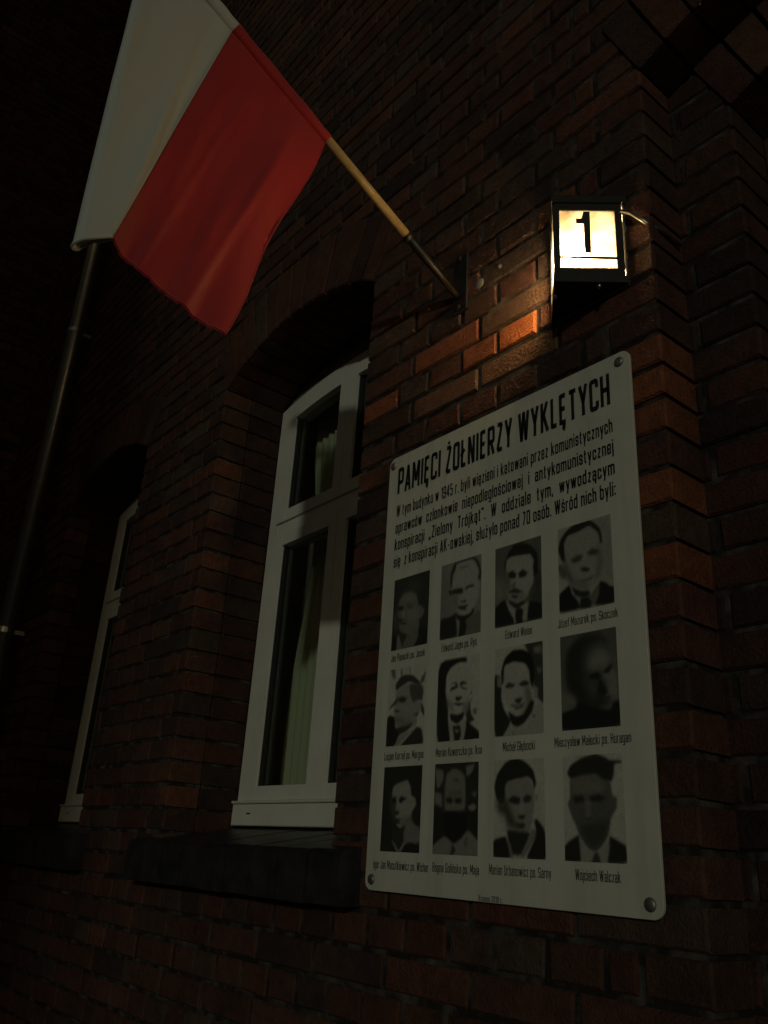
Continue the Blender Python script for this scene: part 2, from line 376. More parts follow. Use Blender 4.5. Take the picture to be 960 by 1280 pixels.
def window(a):
    YF = .272
    x0, x1 = a.x0 + .004, a.x1 - .004; cx = a.cx
    fa = Arch(a.x0, a.x1, 1.6, 3.325, 3.378)
    xs = list(np.linspace(x0, x1, 25)); Z = fa.z
    f = MB()
    f.box(x0, x0 + .066, YF, YF + .07, 1.675, 3.30); f.box(x1 - .066, x1, YF, YF + .07, 1.675, 3.30)
    f.strip(xs, lambda x: Z(x) - .056, lambda x: Z(x), YF + .0005, YF + .07)
    f.box(x0 + .066, x1 - .066, YF + .001, YF + .07, 1.69, 1.752)
    f.box(x0 + .066, x1 - .066, YF + .001, YF + .07, 2.735, 2.800)
    win = f.build('window', M_WHITE, building)
    # projecting bottom rail with a rain lip
    b = MB(); b.cbox(x0, x1, YF - .018, YF + .0, 1.675, 1.746, .003); b.cbox(x0, x1, YF - .026, YF - .0, 1.7465, 1.756, .003)
    b.add([(x0 + .10, YF - .0185, 1.712), (x0 + .125, YF - .0185, 1.712), (x0 + .125, YF - .0185, 1.717), (x0 + .10, YF - .0185, 1.717)], [(0, 1, 2, 3)], 1)
    b.build('bottom_rail', [M_WHITE, M_BLACK], win)
    ys = YF - .010; cx += .010
    for (p, q, wl, wr) in ((x0 + .060, cx - .0015, .062, .050), (cx + .0015, x1 - .060, .050, .062)):
        for lo, hi in ((1.758, 2.738), (2.796, None)):
            sm = MB(); swl, swr = wl, wr
            top = (lambda x: hi) if hi else (lambda x: Z(x) - .046)
            xx = list(np.linspace(p + swl, q - swr, 9))
            sm.strip([p, p + swl], lambda x: lo, top, ys, YF + .055)
            sm.strip([q - swr, q], lambda x: lo, top, ys, YF + .055)
            sm.strip(xx, lambda x: lo, lambda x: lo + .046, ys + .0005, YF + .055)
            sm.strip(xx, (lambda x: hi - .046) if hi else (lambda x: Z(x) - .046 - .050), top, ys + .0005, YF + .055)
            # rubber glazing bead
            for (u, v) in ((p + swl, p + swl + .006), (q - swr - .006, q - swr)):
                sm.strip([u, v], lambda x: lo + .046, (lambda x: hi - .046) if hi else (lambda x: Z(x) - .096), ys + .012, YF + .05, 1)
            sa = sm.build('sash', [M_WHITE, M_SEAL], win)
            pn = MB(); xx = list(np.linspace(p + swl - .004, q - swr + .004, 9))
            pn.strip(xx, lambda x: lo + .04, (lambda x: hi - .04) if hi else (lambda x: Z(x) - .09), ys + .024, ys + .028)
            pn.build('pane', M_GLASS, win)
    # rough infill between frame head and brick arch
    p = MB(); p.strip(list(np.linspace(a.x0 + .002, a.x1 - .002, 25)), lambda x: Z(x) + .001, lambda x: a.z(x) + .02, YF + .012, YF + .07); p.build('head_infill', M_PLASTER, win)
    s = MB(); sl = [(-.065, 1.49), (-.065, 1.600), (-.05, 1.612), (.29, 1.672), (.29, 1.49)]
    nb = 9; w_ = (a.x1 + .13 - a.x0 + .10) / nb
    for i in range(nb):
        xa = a.x0 - .10 + i * w_ + .004; xb = xa + w_ - .008; j = random.uniform(-.003, .003)
        n = len(sl); vs = [(xa, y + (j if y < 0 else 0), z + j * .5) for y, z in sl] + [(xb, y + (j if y < 0 else 0), z + j * .5) for y, z in sl]
        fs = [tuple(range(n)), tuple(range(2 * n - 1, n - 1, -1))] + [(i_, n + i_, n + (i_ + 1) % n, (i_ + 1) % n) for i_ in range(n)]
        s.add(vs, fs)
    s.add([(a.x0 - .095, -.058, 1.495), (a.x1 + .125, -.058, 1.495), (a.x1 + .125, .28, 1.495), (a.x0 - .095, .28, 1.495), (a.x0 - .095, -.058, 1.600), (a.x1 + .125, -.058, 1.600), (a.x1 + .125, .28, 1.663), (a.x0 - .095, .28, 1.663)],
          [(0, 3, 2, 1), (4, 5, 6, 7), (0, 1, 5, 4), (1, 2, 6, 5), (2, 3, 7, 6), (3, 0, 4, 7)], 1)
    s.build('sill', [M_SILL, M_MORTAR], win)
    return win
for a in wins: window(a)

# door deep inside the stepped jambs
d = MB(); d.box(1.015, 1.085, .275, .35, .16, 3.24); d.box(2.047, 2.117, .275, .35, .16, 3.24); d.box(1.085, 2.047, .276, .35, 2.55, 2.63)
d.strip(list(np.linspace(1.016, 2.116, 20)), lambda x: 3.17, lambda x: door2.z(x) + .01, .277, .35)
dr = d.build('door_frame', M_DOOR, building)
d = MB(); d.box(1.087, 2.045, .30, .345, .165, 2.548)
for z0, z1 in ((.3, .95), (1.05, 1.75), (1.85, 2.45)):
    for xa, xb in ((1.16, 1.53), (1.60, 1.97)): d.cbox(xa, xb, .288, .30, z0, z1, .01)
dd = d.build('door', M_DOOR, building)
d = MB(); d.tube([(1.98, .30, 1.15), (1.98, .25, 1.15), (1.88, .25, 1.15)], .011); d.cbox(1.955, 2.005, .292, .30, 1.05, 1.25, .003); d.build('door_handle', M_CHROME, dd, smooth=False)
d = MB(); d.box(1.085, 2.047, .31, .315, 2.63, 3.175); d.build('fanlight', M_GLASS, dr)
d = MB(); d.cbox(XC + .002, 2.263, -.35, .272, 0.001, .155, .012); tag(d.build('door_step', M_STONE, building))

# small patch of old render and a nail left on the wall
for (x, z, r) in ((.340, 3.052, .014), (.415, 3.066, .006)):
    pm = MB(); pm.lathe((x, .001, z), (0, -1, 0), [(r * 1.2, 0), (r, .003), (r * .5, .005), (0, .0055)], 9); pm.build('plaster_patch', M_PLASTER, building)

hs = empty('shade_house', 'unseen plain house across the street added to shade the far left of the wall', 'house')  # out of view, added to keep the street light off the wall's left end
m = MB(); m.box(4, 25.0, -42, -31.0, -.12, 21); m.build('shade_house_wall', M_PLASTER, hs)
m = MB(); m.strip([-42.5, -36.5, -30.5], lambda x: 21.0, lambda x: 21.2 + (4 if x == -36.5 else 0), 3.6, 24.6); o = m.build('shade_house_roof', M_TILE, hs)
o.data.transform(Matrix(((0, 1, 0, 0), (1, 0, 0, 0), (0, 0, 1, 0), (0, 0, 0, 1)))); o.data.flip_normals()
for k in range(6):
    for l in range(6):
        m = MB(); m.box(5.6 + 3.1 * k, 6.8 + 3.1 * k, -31.02, -30.96, 1.4 + 3.2 * l, 3.2 + 3.2 * l); m.build('shade_house_window', M_SEAL, hs)

# ------------------------------------------------------------------ curtains inside
def curtain(x0, x1, y, z0, z1, label):
    m = MB(); n = 60; rows = 24; vs = []
    for j in range(rows + 1):
        t = j / rows; z = z1 + (z0 - z1) * t
        for i in range(n + 1):
            u = i / n
            tie = 1 - .40 * math.exp(-((t - .45) / .16) ** 2)
            vs.append((x1 + (x0 - x1) * (1 - u) * tie, y + .014 * math.sin(u * 27 + .6 * math.sin(t * 5)) * (.4 + .6 * t), z))
    fs = [(j * (n + 1) + i, j * (n + 1) + i + 1, (j + 1) * (n + 1) + i + 1, (j + 1) * (n + 1) + i) for j in range(rows) for i in range(n)]
    m.add(vs, fs); o = m.build('curtain', M_CURTAIN, smooth=True)
    md = o.modifiers.new('thick', 'SOLIDIFY'); md.thickness = .003
    return tag(o, label, 'curtain')
curtain(-1.07, -.885, .43, 1.62, 3.60, 'pale tied back curtain behind the glass of the window next to the plaque')

# ------------------------------------------------------------------ downpipe
PPX = -3.20
pp = empty('downpipe', 'grey metal rain downpipe running up the dark wall left of both windows', 'downpipe')
m = MB(); m.tube([(PPX, -.10, .12), (PPX, -.10, ZT - .3), (PPX, -.25, ZT - .12)], .043, 20); m.build('pipe', M_ZINC, pp, smooth=True)
for z in (1.2, 2.64, 4.6, 6.6, 8.6):
    m = MB(); m.lathe((PPX, -.10, z - .018), (0, 0, 1), [(.042, 0), (.047, .002), (.047, .030), (.042, .032)], 20); m.box(PPX - .01, PPX + .01, -.05, .02, z - .012, z + .012)
    m.build('pipe_clip', M_ZINC, pp)

# ------------------------------------------------------------------ memorial plaque
PY = -.014                                             # face of the board
kf = (PY - CAM.y) / (0 - CAM.y)
PX = lambda x: CAM.x + (x - CAM.x) * kf
PZ = lambda z: CAM.z + (z - CAM.z) * kf
plaque = empty('memorial_plaque', 'grey memorial board with black lettering and twelve portraits screwed to the brick wall', 'plaque')
def rounded(x0, x1, z0, z1, r, n=7):
    o = []
    for cx, cz, a0 in ((x1 - r, z0 + r, -90), (x1 - r, z1 - r, 0), (x0 + r, z1 - r, 90), (x0 + r, z0 + r, 180)):
        for i in range(n + 1):
            t = R(a0 + 90 * i / n); o.append((cx + r * math.cos(t), cz + r * math.sin(t)))
    return o
m = MB(); m.slab(rounded(PX(0), PX(.791), PZ(1.53), PZ(2.633), .022), PY, PY + .006, .0008)
m.build('board', M_PANEL, plaque)
for x, z in ((.018, 2.609), (.765, 2.609), (.024, 1.553), (.766, 1.553)):
    m = MB(); m.lathe((PX(x), .0, PZ(z)), (0, -1, 0), [(.008, 0), (.008, .0142), (.0115, .0142), (.0115, .0158), (.0098, .0178), (.0056, .0192), (0, .0196)], 20)
    m.build('screw', M_SCREW, plaque, smooth=True)

# ---- condensed straight-sided lettering, drawn as strokes (units of cap height)
b_, T_, X_, D_ = .055, .945, .665, -.20
def _o(w=.30, t=T_): return [[(w / 2, t), (w, t), (w, b_), (0, b_), (0, t), (w / 2, t)]]
def _v(x, y0=0, y1=1): return [(x, y0), (x, y1)]
_bowl = lambda x0, x1: [(x0, X_), (x1, X_), (x1, b_), (x0, b_)]
_S = lambda w, t, m: [[(w, t - .20), (w, t), (0, t), (0, m + .02), (w, m - .02), (w, b_), (0, b_), (0, b_ + .20)]]
_C = lambda w, t: [[(w, t - .22), (w, t), (0, t), (0, b_), (w, b_), (w, b_ + .22)]]
_ac = lambda x, y: [(x - .03, y), (x + .06, y + .13)]
_og = lambda x: [(x, .0), (x - .07, -.13), (x + .03, -.17)]
_dot = lambda x, y: [(x, y - .06), (x, y + .06)]
GL = {
 'A': (.32, [[(0, 0), (.16, 1)], [(.32, 0), (.16, 1)], [(.06, .27), (.26, .27)]]), 'B': (.30, [_v(0), [(0, T_), (.29, T_), (.29, .52), (0, .52)], [(0, .52), (.30, .52), (.30, b_), (0, b_)]]),
 'C': (.30, _C(.30, T_)), 'D': (.30, [_v(0), [(0, T_), (.30, T_), (.30, b_), (0, b_)]]), 'E': (.24, [_v(0), [(0, T_), (.26, T_)], [(0, .51), (.23, .51)], [(0, b_), (.26, b_)]]),
 'G': (.30, [[(.30, .72), (.30, T_), (0, T_), (0, b_), (.30, b_), (.30, .48)], [(.16, .48), (.33, .48)]]), 'H': (.30, [_v(0), _v(.30), [(0, .51), (.30, .51)]]), 'I': (.0, [_v(0)]),
 'J': (.22, [[(.22, 1), (.22, b_), (0, b_), (0, .26)]]), 'K': (.31, [_v(0), [(.29, 1), (.04, .44)], [(.09, .56), (.31, 0)]]), 'L': (.22, [_v(0), [(0, b_), (.24, b_)]]), 'M': (.42, [_v(0), _v(.42), [(.02, 1), (.21, .25)], [(.40, 1), (.21, .25)]]),
 'N': (.30, [_v(0), _v(.30), [(.02, 1), (.28, 0)]]), 'O': (.30, _o()), 'P': (.30, [_v(0), [(0, T_), (.30, T_), (.30, .44), (0, .44)]]), 'R': (.30, [_v(0), [(0, T_), (.30, T_), (.30, .46), (0, .46)], [(.14, .46), (.31, 0)]]),
 'S': (.30, _S(.30, T_, .5)), 'T': (.30, [_v(.15), [(-.02, T_), (.32, T_)]]), 'U': (.30, [[(0, 1), (0, b_), (.30, b_), (.30, 1)]]), 'W': (.50, [[(0, 1), (.125, 0)], [(.125, 0), (.25, 1)], [(.25, 1), (.375, 0)], [(.375, 0), (.50, 1)]]),
 'Y': (.30, [[(-.01, 1), (.15, .42)], [(.31, 1), (.15, .42)], [(.15, .46), (.15, 0)]]), 'Z': (.27, [[(0, T_), (.28, T_)], [(.26, T_), (.01, b_)], [(0, b_), (.28, b_)]]),
 '0': (.28, _o(.28)), '1': (.12, [[(0, .80), (.12, .97)], _v(.12)]), '2': (.27, [[(0, .72), (0, T_), (.27, T_), (.27, .58), (.02, .10)], [(0, b_), (.29, b_)]]), '4': (.30, [_v(.21), [(.20, 1), (.0, .27)], [(-.02, .25), (.32, .25)]]),
 '5': (.28, [[(.0, T_), (.27, T_)], [(0, 1), (0, .50)], [(0, .56), (.28, .56), (.28, b_), (0, b_), (0, .25)]]), '7': (.26, [[(0, T_), (.27, T_)], [(.26, T_), (.08, 0)]]), '8': (.28, [[(.14, T_), (.27, T_), (.27, .53), (.01, .53), (.01, T_), (.14, T_)], [(.14, .51), (.28, .51), (.28, b_), (0, b_), (0, .51), (.14, .51)]]),
 '9': (.28, [[(0, .26), (0, b_), (.28, b_), (.28, T_), (0, T_), (0, .44), (.28, .44)]]),
 'a': (.24, [[(.01, .54), (.01, X_), (.24, X_), (.24, 0)], [(.24, .40), (0, .40), (0, b_), (.24, b_)]]), 'b': (.25, [_v(0), _bowl(0, .25)]), 'c': (.24, _C(.24, X_)), 'd': (.25, [_v(.25), _bowl(.25, 0)]),
 'e': (.25, [[(.25, .24), (.25, b_), (0, b_), (0, X_), (.25, X_), (.25, .35), (0, .35)]]), 'f': (.16, [[(.20, T_), (.07, T_), (.07, 0)], [(-.03, X_), (.18, X_)]]), 'g': (.25, [[(.25, .72), (.25, D_), (0, D_)], _bowl(.25, 0)]),
 'h': (.25, [_v(0), [(0, X_), (.25, X_), (.25, 0)]]), 'i': (0, [_v(0, 0, .72), _dot(0, .90)]), 'j': (.0, [[(0, .72), (0, D_), (-.08, D_)], _dot(0, .90)]), 'k': (.25, [_v(0), [(.23, .72), (.03, .32)], [(.08, .44), (.26, 0)]]), 'l': (0, [_v(0)]),
 'm': (.46, [_v(0, 0, .72), [(0, X_), (.23, X_), (.23, 0)], [(.23, X_), (.46, X_), (.46, 0)]]), 'n': (.25, [_v(0, 0, .72), [(0, X_), (.25, X_), (.25, 0)]]), 'o': (.25, _o(.25, X_)), 'p': (.25, [_v(0, -.25, .72), _bowl(0, .25)]),
 'r': (.15, [_v(0, 0, .72), [(0, .60), (.03, X_), (.18, X_)]]), 's': (.23, _S(.23, X_, .36)), 't': (.16, [[(.06, .92), (.06, b_), (.18, b_)], [(-.03, X_), (.18, X_)]]), 'u': (.25, [_v(.25, 0, .72), [(0, .72), (0, b_), (.25, b_)]]),
 'w': (.42, [[(0, .72), (.105, 0)], [(.105, 0), (.21, .72)], [(.21, .72), (.315, 0)], [(.315, 0), (.42, .72)]]), 'y': (.25, [[(0, .72), (.13, .02)], [(.26, .72), (.08, -.25)]]), 'z': (.22, [[(0, X_), (.23, X_)], [(.21, X_), (.01, b_)], [(0, b_), (.23, b_)]]),
 '.': (0, [_dot(0, .06)]), ',': (0, [[(0, .12), (0, 0), (-.04, -.11)]]), ':': (0, [_dot(0, .10), _dot(0, .60)]), '-': (.16, [[(0, .38), (.16, .38)]]), '„': (.14, [[(0, .12), (-.04, -.10)], [(.14, .12), (.10, -.10)]]), '”': (.14, [[(0, 1), (-.03, .80)], [(.14, 1), (.11, .80)]])}
for n_, base, ex in (('Ę', 'E', lambda w: _og(.20)), ('Ć', 'C', lambda w: _ac(w / 2, 1.05)), ('Ł', 'L', lambda w: [(-.09, .40), (.17, .62)]), ('Ż', 'Z', lambda w: _dot(w / 2, 1.13)), ('Ó', 'O', lambda w: _ac(w / 2, 1.05)), ('ą', 'a', lambda w: _og(.24)), ('ę', 'e', lambda w: _og(.18)),
                     ('ć', 'c', lambda w: _ac(w / 2, .80)), ('ł', 'l', lambda w: [(-.09, .42), (.09, .60)]), ('ó', 'o', lambda w: _ac(w / 2, .80)), ('ś', 's', lambda w: _ac(w / 2, .80)), ('ż', 'z', lambda w: _dot(w / 2, .90)), ('ź', 'z', lambda w: _ac(w / 2, .80)), ('ń', 'n', lambda w: _ac(w / 2, .80))):
    GL[n_] = (GL[base][0], GL[base][1] + [ex(GL[base][0])])
def rounded_path(p, r=.085):
    out = [p[0]]
    for i in range(1, len(p) - 1):
        a, c, e = (np.array(q, float) for q in (p[i - 1], p[i], p[i + 1]))
        la, le = np.linalg.norm(a - c), np.linalg.norm(e - c); rr = min(r, la * .49, le * .49)
        s0, s1 = c + (a - c) / la * rr, c + (e - c) / le * rr
        for t in (0, .25, .5, .75, 1): out.append(tuple((1 - t) ** 2 * s0 + 2 * t * (1 - t) * c + t * t * s1))
    return out + [p[-1]]
def strokes(txt, th):
    """flat mesh data (x, y, faces) of one line of lettering"""
    vs, fs, x = [], [], 0.0
    for ch in txt:
        if ch == ' ': x += .255; continue
        w_, paths = GL[ch]
        for p in paths:
            p = [np.array(q) for q in rounded_path(p)]; p = [q for i, q in enumerate(p) if i == 0 or np.linalg.norm(q - p[i - 1]) > 1e-4]
            k = len(vs)
            for i, q in enumerate(p):
                d0 = (q - p[i - 1]) if i else (p[1] - q); d1 = (p[i + 1] - q) if i < len(p) - 1 else d0
                d0 = d0 / np.linalg.norm(d0); d1 = d1 / np.linalg.norm(d1); t = d0 + d1; t = t / (np.linalg.norm(t) + 1e-9)
                n = np.array([-t[1], t[0]]); m = th / 2 / max(.5, abs(float(n @ np.array([-d0[1], d0[0]]))))
                for sg in (1, -1): vs.append((x + q[0] + sg * n[0] * m, q[1] + sg * n[1] * m))
            for i in range(len(p) - 1): fs.append((k + 2 * i, k + 2 * i + 1, k + 2 * i + 3, k + 2 * i + 2))
        x += w_ + th + .085
    return np.array(vs), fs
def write(name, txt, x0, x1, zbase, cap, mt, th=.125, y=PY - .0010):
    a, fs = strokes(txt, th)
    lo, hi = a[:, 0].min(), a[:, 0].max()
    xx = PX(x0) + (a[:, 0] - lo) / (hi - lo) * (PX(x1) - PX(x0)); zz = PZ(zbase) + a[:, 1] * cap * kf
    mb = MB(); mb.add([(float(p), y, float(q)) for p, q in zip(xx, zz)], fs)
    return mb.build(name, mt, plaque)
write('title_lettering', 'PAMIĘCI ŻOŁNIERZY WYKLĘTYCH', .040, .739, 2.517, .076, M_INK, .155)
for t, z in (('W tym budynku w 1945 r. byli więzieni i katowani przez komunistycznych', 2.450),
             ('oprawców  członkowie  niepodległościowej  i  antykomunistycznej', 2.401),
             ('konspiracji  „Zielony  Trójkąt”.  W  oddziale  tym,  wywodzącym', 2.353),
             ('się  z konspiracji AK-owskiej, służyło ponad 70 osób. Wśród nich byli:', 2.305)):
    write('paragraph_lettering', t, .041, .741, z, .0325, M_INK, .13)
for t, x0, x1, z in (('Jan Piasecki ps. Jacek', .052, .179, 2.0625), ('Edward Jagła ps. Ryś', .237, .352, 2.0625), ('Edward Weiss', .439, .515, 2.0625), ('Józef Mazurek ps. Skoczek', .585, .731, 2.0625),
                     ('Lucjan Korzel ps. Margas', .047, .188, 1.825), ('Marian Kowerczko ps. Iksa', .229, .373, 1.825), ('Michał Głębocki', .433, .520, 1.826), ('Mieczysław Małecki ps. Huragan', .570, .746, 1.827),
                     ('Igor Jan Macutkiewicz ps. Wicher', .029, .217, 1.586), ('Bogna Golińska ps. Maja', .230, .369, 1.588), ('Marian Urbanowicz ps. Sarny', .397, .556, 1.591), ('Wojciech Walczak', .612, .710, 1.592),
                     ('Krosno 2018 r.', .369, .434, 1.537)):
    cap = .0185 if z > 1.55 else .011
    write('caption_lettering', t, x0, x1, z - cap / 2, cap, M_CAPINK, .105)

# ---- the printed portraits: grey tones of each print, worked out on a fine grid
NX, NY = 100, 136
U, V = np.meshgrid(np.linspace(0, 1, NX), np.linspace(0, 1, NY))
def sm(d, s): return 1 / (1 + np.exp(np.clip(d / s, -40, 40)))
def ell(cx, cy, rx, ry, soft=.05, rot=0):
    c, s_ = math.cos(R(rot)), math.sin(R(rot)); asp = 1.37
    dx, dy = (U - cx), (V - cy) * asp
    x, y = dx * c + dy * s_, -dx * s_ + dy * c
    return sm(np.sqrt((x / rx) ** 2 + (y / (ry * asp)) ** 2) - 1, soft)
def poly(pts, soft=.008):
    inside = np.zeros(U.shape, bool); dist = np.full(U.shape, 9.0); n = len(pts)
    for i in range(n):
        (x1, y1), (x2, y2) = pts[i], pts[(i + 1) % n]
        cnd = ((y1 > V) != (y2 > V)); inside ^= cnd & (U < (x2 - x1) * (V - y1) / ((y2 - y1) if y2 != y1 else 1e-9) + x1)
        t = np.clip(((U - x1) * (x2 - x1) + (V - y1) * (y2 - y1)) / ((x2 - x1) ** 2 + (y2 - y1) ** 2 + 1e-9), 0, 1)
        dist = np.minimum(dist, np.hypot(U - x1 - t * (x2 - x1), V - y1 - t * (y2 - y1)))
    return sm(np.where(inside, -dist, dist), soft)
def put(gm, mask, val, k=1.0): return gm * (1 - mask * k) + val * mask * k
def blotch(seed, f=6):
    r = np.random.default_rng(seed); o = np.zeros(U.shape)
    for i in range(14): a, b, c = r.uniform(-f, f), r.uniform(-f, f), r.uniform(0, 6.3); o += np.sin(a * U * 3.1 + b * V * 3.1 + c)
    return o / 5
def smooth_pts(uv):
    p = np.array(uv, float).reshape(-1, 2) / 100
    small = np.ptp(p[:, 0]) < .34 and np.ptp(p[:, 1]) < .2
    if small: p = p.mean(0) + (p - p.mean(0)) * 1.16     # eyes, mouths: keep their size
    for k in ((.1,) if small else (.14, .2)):                                  # corner cutting rounds the tone areas
        q = np.roll(p, -1, 0); p = np.stack([p * (1 - k) + q * k, p * k + q * (1 - k)], 1).reshape(-1, 2)
    return p.tolist()
